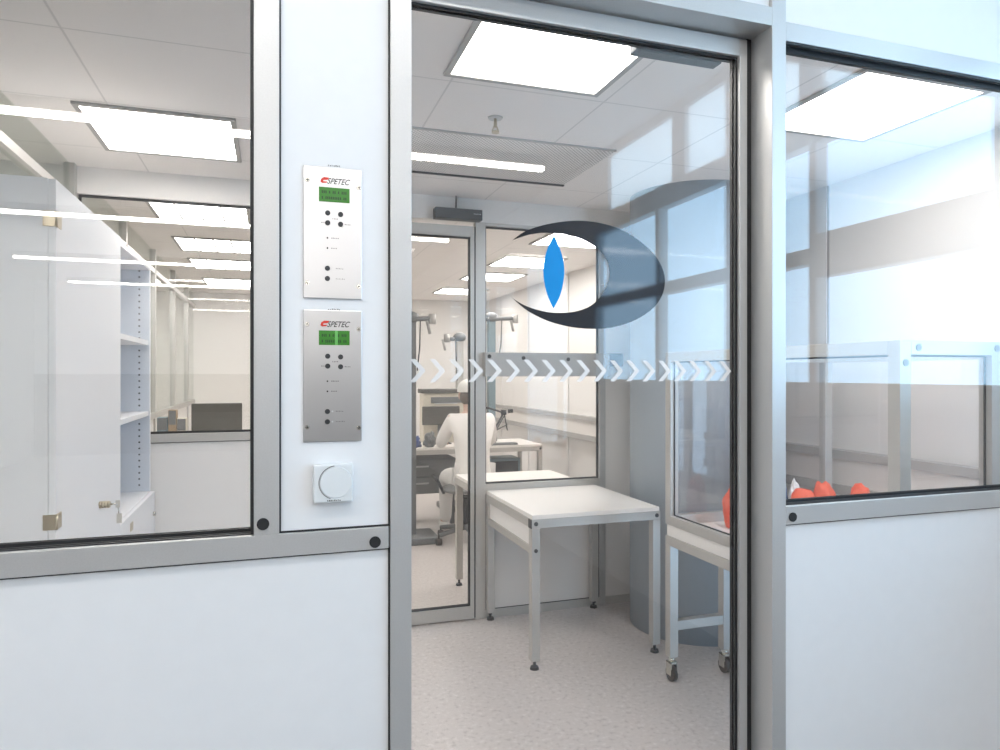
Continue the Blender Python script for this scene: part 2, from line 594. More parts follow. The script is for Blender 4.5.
# glass door
door = thing('door_1', 'glass door with a dark eye emblem and a row of white arrowheads', 'door', (.30, 0, 0))
door['kind'] = 'structure'
gx0, gx1, gz0, gz1 = .296, 1.2255, .11, 2.378
lx0, lx1 = .252, 1.250
obj('door_frame', B((lx0, gx0, 0, .04, .01, 2.425), (gx1, lx1, 0, .04, .01, 2.425),
                    (gx0, gx1, 0, .04, .01, gz0), (gx0, gx1, 0, .04, gz1, 2.425)), 'alu', door, bevel=.0012)
bm = bmesh.new()
for yy0, yy1 in ((.011, .0165), (.0265, .037)):
    q = .0055
    box(bm, gx0, gx0 + q, yy0, yy1, gz0, gz1)
    box(bm, gx1 - q, gx1, yy0, yy1, gz0, gz1)
    box(bm, gx0 + q, gx1 - q, yy0, yy1, gz0, gz0 + q)
    box(bm, gx0 + q, gx1 - q, yy0, yy1, gz1 - q, gz1)
obj('gasket', bm, 'gasket', door)
obj('pane', B((gx0, gx1, .018, .024, gz0, gz1)), 'glass', door)
obj('edge_seal', B((lx1 + .002, EX0 - .001, .004, .034, .01, 2.43)), 'gasket', door)


def smooth_px(pts, n=8, closed=False):
    out = []
    m = len(pts)
    for i in range(m - 1):
        p0 = pts[max(i - 1, 0)]; p1 = pts[i]; p2 = pts[i + 1]; p3 = pts[min(i + 2, m - 1)]
        for k in range(n):
            t = k / n
            out.append(tuple(.5 * (2 * b + (c - a) * t + (2 * a - 5 * b + 4 * c - d) * t * t + (-a + 3 * b - 3 * c + d) * t ** 3)
                             for a, b, c, d in zip(p0, p1, p2, p3)))
    out.append(pts[-1])
    return out


DY = .0174
outer = [(512.3, 240.3), (524, 232), (540, 226), (560, 222), (580, 220.7), (600, 223), (620, 229), (637, 239), (652, 252), (661, 265), (664.8, 279),
         (663, 293), (656, 305), (644, 315), (628, 323), (608, 328), (588, 328.8), (568, 326.5), (548, 321), (528, 311), (512, 298)]
inner = [(512, 298), (525, 305.5), (540, 310.5), (556, 312.8), (575, 311.5), (591, 305.5), (602, 294.5), (608.5, 281), (609, 267), (603.5, 255),
         (594, 246), (580, 238.5), (562, 234), (545, 232.8), (528, 235), (512.3, 240.3)]
op = [at(x, y, DY) for x, y in smooth_px(outer, 6)]
ip = [at(x, y, DY) for x, y in smooth_px(inner, 6)][1:-1]


def film(name, poly, m, label=None, th=.0005):
    cu = bpy.data.curves.new(name, 'CURVE')
    cu.dimensions = '2D'
    cu.fill_mode = 'BOTH'
    cu.extrude = th / 2
    sp = cu.splines.new('POLY')
    sp.points.add(len(poly) - 1)
    for q, (x, z) in zip(sp.points, poly):
        q.co = (x, z, 0, 1)
    sp.use_cyclic_u = True
    tmp = bpy.data.objects.new('film', cu)
    C.objects.link(tmp)
    dg = bpy.context.evaluated_depsgraph_get()
    me = bpy.data.meshes.new_from_object(tmp.evaluated_get(dg))
    bpy.data.objects.remove(tmp)
    bpy.data.curves.remove(cu)
    me.materials.clear()
    for v in me.vertices:
        v.co = Vector((v.co.x, DY - v.co.z, v.co.y))
    me.name = name
    me.flip_normals()
    o = obj(name, me, m, door)
    if label:
        o['label'] = label
    return o


film('eye_emblem', op + ip, 'navy', 'dark navy crescent eye emblem on the glass')
pup = [(554, 235), (558.5, 245), (562.5, 257), (564.3, 270), (563, 284), (559.5, 297), (553.5, 308.5)]
pup2 = [(553.5, 308.5), (548.5, 298), (545, 286), (543.3, 272), (544.5, 259), (548.5, 246), (554, 235)]
pp = [at(x, y, DY) for x, y in smooth_px(pup, 6)] + [at(x, y, DY) for x, y in smooth_px(pup2, 6)][1:-1]
film('eye_pupil', pp, 'cyan', 'bright blue pointed pupil of the emblem')
zc = 1.508
step = .0479
x = .453 - 3 * step
while x < gx1 - .05:
    h, a, t = .0275, .025, .0135
    pts = [(x, zc + h), (x + t, zc + h), (x + t + a, zc), (x + t, zc - h), (x, zc - h), (x + a, zc)]
    if x > gx0 + .006:
        film('arrowhead', pts, 'chev')
    x += step

# door closer inside
t = thing('door_closer', 'dark grey door closer rail inside the glass door at its top', 'door closer', (1.06, .06, 2.36))
obj('slide_rail', B((.93, 1.2, .045, .085, 2.372, 2.402)), 'closer', t, bevel=.003)
obj('mounting_bracket', B((.90, .935, .042, .08, 2.397, 2.41)), 'alu', t, bevel=.002)

# ------------------------------------------------------------------ control panels
FY = -.0685                       # face of the board
def text_mesh(body, size, shear=0.0, bold=0.0, spacing=1.0):
    cu = bpy.data.curves.new('lettering', 'FONT')
    cu.body = body
    cu.size = size
    cu.shear = shear
    cu.offset = bold
    cu.space_character = spacing
    cu.extrude = .0002
    cu.align_x = 'LEFT'
    tmp = bpy.data.objects.new('lettering', cu)
    C.objects.link(tmp)
    dg = bpy.context.evaluated_depsgraph_get()
    me = bpy.data.meshes.new_from_object(tmp.evaluated_get(dg))
    bpy.data.objects.remove(tmp)
    bpy.data.curves.remove(cu)
    me.materials.clear()
    return me


def lettering(name, body, x, z, y, width, height, m, parent, shear=.25, bold=.0):
    me = text_mesh(body, 1.0, shear, bold)
    xs = [v.co.x for v in me.vertices]; zs = [v.co.y for v in me.vertices]
    sx = width / (max(xs) - min(xs)); sz = height / (max(zs) - min(zs))
    mx, mz = min(xs), min(zs)
    for v in me.vertices:
        v.co = Vector((x + (v.co.x - mx) * sx, y - .0004 - v.co.z * .5, z + (v.co.y - mz) * sz))
    return obj(name, me, m, parent)


def specks(bm, x, z, y, n, w_, h_, seed):
    r = random.Random(seed)
    for i in range(n):
        a = x + i * w_ * 1.5
        box(bm, a, a + w_ * r.uniform(.6, 1.15), y - .0004, y, z, z + h_ * r.uniform(.6, 1.0))


def control_panel(label, px0, py0, dark_leds, bar_in_lcd):
    x0, z1 = at(px0, py0, FY)
    W, H = .1235, .2835
    t = thing('control_panel', label, 'control panel', (x0 + W / 2, FY, z1 - H), group='steel control panels beside the glass door')
    th = .004
    ys = FY - th

    def U(u, v):
        return x0 + u * W, z1 - v * H
    obj('face_plate', B((x0, x0 + W, ys, FY, z1 - H, z1)), 'steel', t, bevel=.0012)
    # display
    a, b = U(.26, .265), U(.785, .155)
    d = obj('display', B((a[0], b[0], ys - .0012, ys, a[1], b[1])), 'lcd', t)
    d['label'] = 'green display'
    bm = bmesh.new()
    for r_ in range(2):
        zz = b[1] - .0075 - r_ * .0125
        rr = random.Random(5 + r_)
        for i in range(14):
            if rr.random() < .8:
                box(bm, a[0] + .006 + i * .0038, a[0] + .006 + i * .0038 + .0024, ys - .0015, ys - .0012, zz - .006, zz)
    obj('display_characters', bm, 'lcd_px', d)
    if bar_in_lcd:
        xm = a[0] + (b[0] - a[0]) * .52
        obj('glare_bar', B((xm, xm + .006, ys - .0016, ys - .0012, a[1], b[1])), 'lcd_hi', d)  # glare on the display, put in as a pale faintly glowing bar
    # brand lettering
    lx, lz = U(.40, .128)
    lettering('brand_lettering', 'SPETEC', lx, lz, ys, .049, .0125, 'ink', t, .42, .012)
    lx, lz = U(.285, .122)
    bm = bmesh.new()
    prism(bm, [(lx, lz + .002), (lx + .004, lz - .001), (lx + .013, lz), (lx + .0145, lz + .003), (lx + .006, lz + .003), (lx + .0065, lz + .0055),
               (lx + .0155, lz + .0065), (lx + .019, lz + .0115), (lx + .008, lz + .012), (lx + .002, lz + .008)], ys - .0006, ys)
    obj('brand_mark', bm, 'red', t)['label'] = 'red brand mark'
    # buttons
    for u, v in ((.41, .35), (.63, .355), (.41, .425), (.63, .43), (.405, .77), (.405, .848)):
        cx, cz = U(u, v)
        bm = bmesh.new()
        bar(bm, (cx, ys - .003, cz), (cx, ys, cz), .0052, 18, .0056)
        obj('button', bm, 'dark', t)
    for u, v in ((.405, .54), (.405, .617)):
        cx, cz = U(u, v)
        bm = bmesh.new()
        bar(bm, (cx, ys - .0016, cz), (cx, ys, cz), .0018, 12)
        obj('indicator', bm, 'ink', t)
    if dark_leds:
        for u, v in ((.49, .77), (.49, .848)):
            cx, cz = U(u, v)
            bm = bmesh.new()
            bar(bm, (cx, ys - .0016, cz), (cx, ys, cz), .002, 12)
            obj('lamp_lens', bm, 'therm', t)
    # small print beside the buttons
    for u, v, n in ((.49, .392, 4), (.47, .54, 5), (.47, .617, 4), (.55, .77, 5), (.55, .848, 6), (.30, .425, 3), (.70, .43, 4)):
        cx, cz = U(u, v)
        bm = bmesh.new()
        specks(bm, cx, cz - .001, ys, n, .0022, .0024, int(u * 100 + v * 1000))
        obj('small_print', bm, 'tinyink', t)
    for u, v in ((.065, .11), (.945, .14), (.065, .885), (.945, .90)):
        cx, cz = U(u, v)
        bm = bmesh.new()
        bar(bm, (cx, ys - .0014, cz), (cx, ys, cz), .0042, 16, .0048)
        s = obj('screw', bm, 'chrome', t)
        obj('screw_slot', B((cx - .0028, cx + .0028, ys - .0018, ys - .0013, cz - .0006, cz + .0006),
                            (cx - .0006, cx + .0006, ys - .0018, ys - .0013, cz - .0028, cz + .0028)), 'ink', s)
    return t


control_panel('upper brushed steel control panel with a green display, bright steel to its bottom edge', 303.2, 165.2, False, False)
control_panel('lower brushed steel control panel just above the thermostat, its steel darker at the bottom', 303.2, 309.6, True, True)
for (px, py), lab in (((328, 166), 'tiny line of print above the upper control panel'), ((328, 310), 'tiny line of print between the two control panels')):
    cx, cz = at(px, py, FY)
    bm = bmesh.new()
    specks(bm, cx, cz, FY + .0001, 7, .0026, .0034, py)
    tag(obj('caption_strip', bm, 'tinyink'), lab, 'caption', 'printed captions over the control panels')

# thermostat
x0, z0 = at(313, 502, FY)
x1, z1 = at(352, 462, FY)
mxx, mzz = (x0 + x1) / 2, (z0 + z1) / 2
sw = .0415
t = thing('thermostat', 'small square white room thermostat with a dial arc under the control panels', 'thermostat', (mxx, FY, mzz - sw))
obj('housing', B((mxx - sw, mxx + sw, FY - .024, FY, mzz - sw, mzz + sw)), 'therm', t, bevel=.004)
bm = bmesh.new()
bar(bm, (mxx + .005, FY - .0252, mzz + .002), (mxx + .005, FY - .024, mzz + .002), .0325, 48, .034)
obj('dial', bm, 'therm', t)
bm = bmesh.new()
for i in range(24):
    a0, a1 = math.radians(95 + i * 6.5), math.radians(95 + (i + 1) * 6.5)
    q = [(mxx + .005 + r_ * math.cos(a), mzz + .002 + r_ * math.sin(a)) for r_, a in ((.0362, a0), (.0362, a1), (.0348, a1), (.0348, a0))]
    prism(bm, q, FY - .0252, FY - .024)
obj('scale_arc', bm, 'tinyink', t)
bm = bmesh.new()
specks(bm, mxx - .013, mzz - .0375, FY - .0239, 8, .0024, .0034, 11)
obj('small_print', bm, 'ink', t)

# ------------------------------------------------------------------ rear glazed partition (YB)
pf = YB - .05
def rear_profile(n, label, x0, x1, z0, z1, y0=None, y1=None, m='alu_in'):
    return struct('trim_%d' % n, B((x0, x1, pf if y0 is None else y0, YB if y1 is None else y1, z0, z1)), m, label, 'profile', bevel=.001)


BW = 2.41                                      # window head
struct('wall_back', B((-4.1, XR, pf, YB, BW + .02, CEIL)), 'panel_in', 'white bulkhead above the rear glazed partition', 'wall')
rear_profile(12, 'grey sill rail of the rear partition behind the white cabinet', XL, .20, 1.135, 1.18)
rear_profile(13, 'pale post at the hidden side of the rear glass door', .20, .25, 0, BW + .02)
rear_profile(14, 'pale post right of the rear glass door', 1.182, 1.245, 0, BW + .02)
p = rear_profile(15, 'pale low rail of the rear partition level with the table top', 1.245, 2.02, .762, .822)
rear_profile(16, 'dark post at the right end of the rear glazing', 2.02, 2.062, 0, BW + .02, m='alu')
p = rear_profile(17, 'pale floor rail of the rear partition under the white board', 1.245, 2.02, 0, .05)
caps(p, [(1.275, .026), (1.98, .026)], pf, .011)
rear_profile(18, 'pale floor rail between the rear glazing and the round column', 2.062, 2.5, 0, .05)
struct('wall_back_board', B((1.249, 2.016, pf + .012, YB - .012, .054, .758)), 'panel_in', 'white lower board behind the white table', 'wall')
struct('trim_19', B((1.245, 2.02, pf + .008, YB - .016, .05, .054), (1.245, 2.02, pf + .008, YB - .016, .758, .762),
                    (1.245, 1.249, pf + .008, YB - .016, .054, .758), (2.016, 2.02, pf + .008, YB - .016, .054, .758)), 'gasket', 'black joint round the lower board behind the white table', 'gasket')
struct('wall_back_left', B((XL, .20, pf + .012, YB - .012, 0, 1.131)), 'panel_in', 'white lower board beside the white cabinet', 'wall')
struct('trim_20', B((XL, .20, pf + .008, YB - .016, 1.131, 1.135)), 'gasket', 'black joint above the lower board beside the cabinet', 'gasket')
struct('wall_back_right', B((2.062, XR, pf + .01, YB, .05, BW + .02)), 'panel_in', 'white wall board beside the round column', 'wall')
window('window_3', 'rear window behind the white cabinet, ceiling lights beyond', XL, .20, 1.18, BW + .02, YB - .025, 'glass_in', .012)
window('window_4', 'rear window over the white table, white boarded wall beyond', 1.245, 2.02, .822, BW, YB - .025, 'glass_in', .010)
rear_profile(21, 'pale head rail over the rear window above the table', 1.245, 2.02, BW, BW + .02)
# rear glass door
d2 = thing('door_2', 'rear glass door left of the white table, with the seated person behind it', 'door', (.27, pf, 0))
d2['kind'] = 'structure'
obj('door_frame', B((.256, .30, pf - .005, YB - .01, .01, 2.40), (1.148, 1.172, pf - .005, YB - .01, .01, 2.40),
                    (.30, 1.148, pf - .005, YB - .01, .01, .085), (.30, 1.148, pf - .005, YB - .01, 2.335, 2.40)), 'alu_in', d2, bevel=.001)
bm = bmesh.new()
q = .009
for yy in (pf + .004, pf + .022):
    box(bm, .30, .30 + q, yy, yy + .006, .085, 2.335)
    box(bm, 1.148 - q, 1.148, yy, yy + .006, .085, 2.335)
    box(bm, .30 + q, 1.148 - q, yy, yy + .006, .085, .085 + q)
    box(bm, .30 + q, 1.148 - q, yy, yy + .006, 2.335 - q, 2.335)
obj('gasket', bm, 'gasket', d2)
obj('pane', B((.30, 1.148, pf + .012, pf + .018, .085, 2.335)), 'glass_in', d2)
obj('edge_seal', B((1.1725, 1.1815, pf + .004, pf + .03, .01, 2.40)), 'gasket', d2)
bm = bmesh.new()
box(bm, 1.152, 1.168, pf - .012, pf - .005, 1.0, 1.16)
bar(bm, (1.16, pf - .045, 1.07), (1.16, pf - .012, 1.07), .008)
bar(bm, (1.16, pf - .042, 1.07), (1.05, pf - .042, 1.07), .009)
t = thing('door_operator', 'dark grey door operator box above the rear glass door', 'door closer', (1.06, pf, 2.42))
obj('housing', B((.915, 1.205, pf - .07, pf - .001, 2.425, 2.488)), 'closer', t, bevel=.004)
bm = bmesh.new()
specks(bm, 1.15, 2.458, pf - .0699, 6, .005, .006, 3)
obj('small_print', bm, 'therm', t)
bm = bmesh.new()
bar(bm, (1.05, pf - .03, 2.488), (1.05, pf - .03, CEIL), .004)
obj('cable', bm, 'dark', t)

# left side glazed partition
bm = bmesh.new()
ys = [0.02, 1.25, 2.395, 3.7, 4.95, 6.2, 7.4]
for y in ys:
    box(bm, XL - .05, XL, y, y + .05, 0, CEIL)
box(bm, XL - .05, XL, 0, YR, 1.12, 1.17)
box(bm, XL - .05, XL, 0, YR, 2.36, 2.40)
box(bm, XL - .05, XL, 0, YR, 0, .06)
struct('trim_22', bm, 'alu_in', 'pale post-and-rail frame of the glazed side partition', 'profile')
struct('wall_left_board', B((XL - .035, XL - .015, 0, YR, .06, 1.12)), 'panel_in', 'white lower boards of the glazed side partition', 'wall')
struct('window_5', B((XL - .028, XL - .022, 0, YR, 1.17, 2.36)), 'glass_green', 'greenish glazing of the side partition beyond the white cabinet', 'window')
struct('window_6', B((XL - .028, XL - .022, 0, YR, 2.40, CEIL)), 'glass_green', 'greenish fanlight strip of the side partition under the ceiling', 'window')

# round column
bm = bmesh.new()
bar(bm, (2.43, 2.0, 0), (2.43, 2.0, CEIL), .385, 56)
o = obj('column', bm, 'column')
o['kind'] = 'structure'
tag(o, 'thick round blue grey column behind the wheeled bench', 'column')

# ------------------------------------------------------------------ ceiling fittings
def ceiling_light(label, cx, cy, rear=False, group='square ceiling lights'):
    t = thing('ceiling_light', label, 'ceiling light', (cx, cy, CEIL), group=group)
    h, f = .302, .022
    obj('frame', B((cx - h, cx + h, cy - h, cy - h + f, CEIL - .012, CEIL), (cx - h, cx + h, cy + h - f, cy + h, CEIL - .012, CEIL),
                   (cx - h, cx - h + f, cy - h + f, cy + h - f, CEIL - .012, CEIL), (cx + h - f, cx + h, cy - h + f, cy + h - f, CEIL - .012, CEIL)), 'lampframe', t, bevel=.002)
    obj('diffuser', B((cx - h + f, cx + h - f, cy - h + f, cy + h - f, CEIL - .008, CEIL - .001)), 'lamp_rear' if rear else 'lamp', t)
    if rear:
        obj('louvre', B(*[(cx - h + f, cx + h - f, cy - h + f + k * .134, cy - h + f + k * .134 + .012, CEIL - .012, CEIL - .0082) for k in (1, 2, 3)],
                        *[(cx - h + f + k * .134, cx - h + f + k * .134 + .012, cy - h + f, cy + h - f, CEIL - .0118, CEIL - .0083) for k in (1, 2, 3)]), 'lampframe', t)
    return t


ceiling_light('square ceiling light above the white cabinet, seen through the left window', -.447, 1.79)
cl = ceiling_light('square ceiling light over the glass door, cut by the top of the picture', .88, .49)
ceiling_light('square ceiling light seen through the right window', 2.265, .575)
rows = ((3.40, 'nearest'), (4.57, 'second nearest'), (5.62, 'third nearest'), (7.0, 'farthest'))
r0 = ceiling_light('nearest of the four ceiling lights seen through the rear window behind the cabinet', -.44, 3.40, True)
for y, nm in rows[1:]:
    dup(r0, (-.44, y, CEIL), nm + ' of the four ceiling lights seen through the rear window behind the cabinet')
for y, nm in rows:
    dup(r0, (2.30, y, CEIL), nm + ' of the four ceiling lights seen through the rear glazing over the white table')
    dup(r0, (-2.4, y, CEIL), nm + ' of the four ceiling lights beyond the greenish side partition')

tag(obj('ceiling_vent', B((.05, 1.56, 1.36, 1.97, CEIL - .006, CEIL), (.05, 1.56, 1.35, 1.36, CEIL - .008, CEIL, 2), (.05, 1.56, 1.97, 1.985, CEIL - .014, CEIL, 1)), ['grille', 'dark', 'lampframe']),
    'long perforated air grille in the ceiling with a dark far edge', 'vent')
t = thing('sprinkler', 'small sprinkler head hanging from the ceiling between light and air grille', 'sprinkler', (.885, 1.14, CEIL))
bm = bmesh.new(); bar(bm, (.885, 1.14, CEIL - .006), (.885, 1.14, CEIL), .028, 20, .032); obj('rose', bm, 'alu', t)
bm = bmesh.new(); bar(bm, (.885, 1.14, CEIL - .04), (.885, 1.14, CEIL - .006), .007, 10)
bar(bm, (.885 - .014, 1.14, CEIL - .058), (.885 - .006, 1.14, CEIL - .036), .0025, 6); bar(bm, (.885 + .014, 1.14, CEIL - .058), (.885 + .006, 1.14, CEIL - .036), .0025, 6)
obj('frame', bm, 'brass', t)
bm = bmesh.new(); bar(bm, (.885, 1.14, CEIL - .064), (.885, 1.14, CEIL - .058), .016, 16); obj('deflector', bm, 'brass', t)

# hall strip lights (far four give the white streaks; the nearest adds unseen fill)
def strip(y, label):
    xe = 2.05 if y < -2 else .9
    t = thing('strip_light', label, 'strip light', (-.8, y, HC - .1), group='strip lights of the hall')
    obj('housing', B((-3.4, xe, y - .05, y + .05, HC - .07, HC)), 'lampframe', t)
    obj('tube_cover', B((-3.38, xe - .02, y - .03, y + .03, HC - .10, HC - .0705)), 'strip', t)


for y, l in ((-1.25, 'added unseen strip light of the hall nearest to the partition'), (-3.42, 'second strip light of the hall'), (-6.5, 'third strip light of the hall'), (-9.6, 'fourth strip light of the hall'), (-12.3, 'last strip light of the hall')):  # nearest one is added out of view to brighten the front boards
    strip(y, l)

# ------------------------------------------------------------------ white cabinet
cx0, cx1 = -.935, -.609
cy0, cy1, ym, ct = .68, 2.44, 1.575, 2.062
t = thing('cabinet', 'tall white cabinet with a keyed door and an open shelf bay behind the left window', 'cabinet', ((cx0 + cx1) / 2, (cy0 + cy1) / 2, 0))
th = .019
zb = .885
bm = B((cx0, cx1, cy0, cy0 + th, 0, ct), (cx0, cx1, cy0 + th, cy1 - th, ct - th, ct), (cx0, cx1 - .02, cy0 + th, cy1 - th, 0, .08),
       (cx0, cx0 + .01, cy0 + th, cy1 - th, .08, ct - th), (cx0 + .01, cx1, ym - th, ym, .08, ct - th), (cx0, cx1, cy1 - th, cy1, 0, ct))
obj('body', bm, 'cab', t, bevel=.001)
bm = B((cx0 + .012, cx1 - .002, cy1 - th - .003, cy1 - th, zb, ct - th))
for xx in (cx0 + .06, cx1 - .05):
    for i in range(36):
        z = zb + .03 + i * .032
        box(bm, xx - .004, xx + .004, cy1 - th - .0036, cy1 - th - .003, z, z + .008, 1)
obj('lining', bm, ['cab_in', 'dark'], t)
dr = obj('door', B((cx1 + .001, cx1 + .02, cy0 + .001, ym - .004, .085, ct - .002)), 'cab', t, bevel=.001)
for z in (1.075, 1.945):
    bm = bmesh.new()
    box(bm, cx1 - .012, cx1 + .022, cy0 - .003, cy0, z - .022, z + .022)
    box(bm, cx1 + .0202, cx1 + .0235, cy0, cy0 + .045, z - .022, z + .022)
    bar(bm, (cx1 + .022, cy0 - .001, z - .022), (cx1 + .022, cy0 - .001, z + .022), .004)
    obj('hinge', bm, 'brass', dr)
lkx, lky, lkz = cx1 + .02, ym - .37, 1.03
bm = bmesh.new()
for i in range(4):
    bar(bm, (lkx + i * .009, lky, lkz), (lkx + i * .009 + .0065, lky, lkz), .0125, 18)
bar(bm, (lkx, lky, lkz), (lkx + .036, lky, lkz), .010, 16)
lk = obj('lock', bm, 'brass', dr)
lk['label'] = 'brass coloured lock with a key in it'
bm = bmesh.new()
bar(bm, (lkx + .036, lky, lkz), (lkx + .058, lky, lkz), .003, 8)
box(bm, lkx + .052, lkx + .066, lky - .002, lky + .002, lkz - .013, lkz + .013)
bar(bm, (lkx + .06, lky, lkz - .012), (lkx + .062, lky + .002, lkz - .035), .0018, 6)
box(bm, lkx + .055, lkx + .072, lky, lky + .003, lkz - .07, lkz - .035)
obj('key', bm, 'chrome', dr)
for z in (zb, 1.305, 1.675):
    obj('shelf', B((cx0 + .011, cx1 - (.006 if z > .9 else 0), ym + .001, cy1 - th - .004, z - .024, z)), 'cab', t, bevel=.001)
d = obj('door', B((cx1 + .001, cx1 + .02, ym + .002, cy1 - .001, .085, zb - .004)), 'cab', t, bevel=.001)
bm = bmesh.new(); bar(bm, (cx1 + .02, cy1 - .05, .77), (cx1 + .033, cy1 - .05, .77), .012, 14, .009); obj('handle', bm, 'chrome', d)
obj('hinge', B((cx1 + .0203, cx1 + .0235, ym + .2, ym + .25, zb - .075, zb - .04)), 'brass', d)

# ------------------------------------------------------------------ tables
def foot(bm, x, y, z1):
    bar(bm, (x, y, 0), (x, y, .014), .024, 16, .02)
    bar(bm, (x, y, .014), (x, y, z1), .008, 8)


def leg(name, x0, y0, t, w=.045, z0=.045, z1=.74, castor=False):
    o = obj(name, B((x0, x0 + w, y0, y0 + w, z0, z1)), 'alu_in', t, bevel=.0015)
    cx, cy = x0 + w / 2, y0 + w / 2
    if castor:
        bm = bmesh.new()
        bar(bm, (cx, cy, z0 - .03), (cx, cy, z0), .016, 12)
        box(bm, cx - .018, cx - .014, cy - .022, cy + .022, .03, z0 - .025)
        box(bm, cx + .014, cx + .018, cy - .022, cy + .022, .03, z0 - .025)
        box(bm, cx - .018, cx + .018, cy - .022, cy + .022, z0 - .03, z0 - .024)
        c = obj('castor_fork', bm, 'chrome', o)
        bm = bmesh.new(); bar(bm, (cx - .012, cy, .0365), (cx + .012, cy, .0365), .0365, 22); obj('castor_wheel', bm, 'castor', o)
    else:
        bm = bmesh.new(); foot(bm, cx, cy, z0); obj('foot', bm, 'dark', o)
    return o


def work_table(label, x0, x1, y0, y1, H, apron_left=False, group='white profile-legged tables'):
    t = thing('work_table', label, 'table', ((x0 + x1) / 2, (y0 + y1) / 2, 0), group=group)
    w_ = .045
    obj('table_top', B((x0 + .004, x1 - .004, y0 + .004, y1, H - .022, H)), 'top', t, bevel=.002)
    obj('frame', B((x0, x1, y0, y0 + w_, H - .067, H - .0225), (x0, x1, y1 - w_, y1, H - .067, H - .0225),
                   (x0, x0 + w_, y0 + w_, y1 - w_, H - .067, H - .0225), (x1 - w_, x1, y0 + w_, y1 - w_, H - .067, H - .0225)), 'alu_in', t, bevel=.0015)
    for lx_, ly_ in ((x0, y0), (x1 - w_, y0), (x0, y1 - w_), (x1 - w_, y1 - w_)):
        l = leg('leg', lx_, ly_, t, w_, .045, H - .068)
        if ly_ == y0:
            bm = bmesh.new(); bar(bm, (lx_ + w_ / 2, y0 - .003, H - .044), (lx_ + w_ / 2, y0 + .003, H - .044), .011, 16); obj('bolt_cap', bm, 'dark', l)
    obj('corner_cap', B((x0 - .003, x0, y0, y0 + w_, H - .067, H - .0225)), 'dark', t)
    if apron_left:
        obj('side_rail', B((x0 + .002, x0 + .04, y0 + w_, y1 - w_, .585, .625)), 'alu_in', t, bevel=.0015)
        obj('side_panel', B((x0 + .012, x0 + .018, y0 + w_, y1 - w_, .625, H - .068)), 'panel_in', t)
        bm = bmesh.new(); bar(bm, (x0 + .022, y0 - .003, .605), (x0 + .022, y0 + .003, .605), .010, 16); obj('bolt_cap', bm, 'dark', t)
    return t


work_table('white table with profile legs standing in front of the rear partition', 1.245, 1.985, 1.655, 2.445, .785, True)
work_table('white table beyond the rear window, its top close behind the glass', 1.24, 1.97, 2.53, 3.17, .785)
bench = work_table('long white bench against which the seated person works', .35, 2.62, 4.95, 5.6, .785)
work_table('white bench under the dark screen seen through the rear window behind the cabinet', -.9, .25, 4.6, 5.3, .80)

# narrow wheeled bench with clear enclosure
bx0, bx1, by0_, by1_ = 1.835, 2.82, .03, 1.365
mx0 = 2.225
t = thing('wheeled_bench', 'wheeled bench with a tall clear framed enclosure behind the right window', 'bench', ((bx0 + bx1) / 2, (by0_ + by1_) / 2, 0))
w_ = .045
for lx_, ly_ in ((bx0, by0_), (bx1 - w_, by0_), (bx0, by1_ - w_), (bx1 - w_, by1_ - w_)):
    leg('leg', lx_, ly_, t, w_, .12, .665, True)
leg('leg', 2.14, by1_ - w_, t, w_, .12, .665, True)
obj('bench_frame', B((bx0, bx1, by0_, by0_ + w_, .665, .71), (bx0, bx1, by1_ - w_, by1_, .665, .71),
                     (bx0, bx0 + w_, by0_ + w_, by1_ - w_, .665, .71), (bx1 - w_, bx1, by0_ + w_, by1_ - w_, .665, .71)), 'alu_in', t, bevel=.0015)
obj('bench_top', B((bx0 + .006, bx1 - .006, by0_ + .006, by1_ - .006, .7105, .765)), 'panel_in', t, bevel=.002)
obj('crossbar', B((bx0 + w_, 2.139, by1_ - w_ + .002, by1_ - .002, .25, .295)), 'alu_in', t, bevel=.0015)
ez0, ez1 = .7655, 1.605
bm = bmesh.new()
for lx_, ly_ in ((bx0, by0_), (bx1 - w_, by0_), (bx0, by1_ - w_), (bx1 - w_, by1_ - w_)):
    box(bm, lx_, lx_ + w_, ly_, ly_ + w_, ez0, ez1)
box(bm, mx0, mx0 + w_, by0_, by0_ + w_, ez0 + w_, ez1 - w_)
for z in (ez0, ez1 - w_):
    box(bm, bx0 + w_, bx1 - w_, by0_, by0_ + w_, z, z + w_)
    box(bm, bx0 + w_, bx1 - w_, by1_ - w_, by1_, z, z + w_)
    box(bm, bx0, bx0 + w_, by0_ + w_, by1_ - w_, z, z + w_)
    box(bm, bx1 - w_, bx1, by0_ + w_, by1_ - w_, z, z + w_)
fr = obj('enclosure_frame', bm, 'alu_in', t, bevel=.0015)
caps(fr, [(bx0 + w_ / 2, ez1 - .07), (bx0 + .075, ez1 - .022), (mx0 + .022, ez1 - .022)], by0_, .011, 'mid')
ga = .006
bm = bmesh.new()
xx = bx0 + .020
for a in ((xx, xx + .004, by0_ + w_, by0_ + w_ + ga, ez0 + w_, ez1 - w_), (xx, xx + .004, by1_ - w_ - ga, by1_ - w_, ez0 + w_, ez1 - w_),
          (xx, xx + .004, by0_ + w_ + ga, by1_ - w_ - ga, ez0 + w_, ez0 + w_ + ga), (xx, xx + .004, by0_ + w_ + ga, by1_ - w_ - ga, ez1 - w_ - ga, ez1 - w_)):
    box(bm, *a)
yy = by0_ + .02
for a in ((bx0 + w_, bx0 + w_ + ga, yy, yy + .004, ez0 + w_, ez1 - w_), (mx0 - ga, mx0, yy, yy + .004, ez0 + w_, ez1 - w_),
          (bx0 + w_, bx1 - w_, yy, yy + .004, ez1 - w_ - ga, ez1 - w_)):
    box(bm, *a)
obj('seal', bm, 'gasket', t)
obj('pane', B((xx + .005, xx + .009, by0_ + w_, by1_ - w_, ez0 + w_, ez1 - w_)), 'acrylic', t)
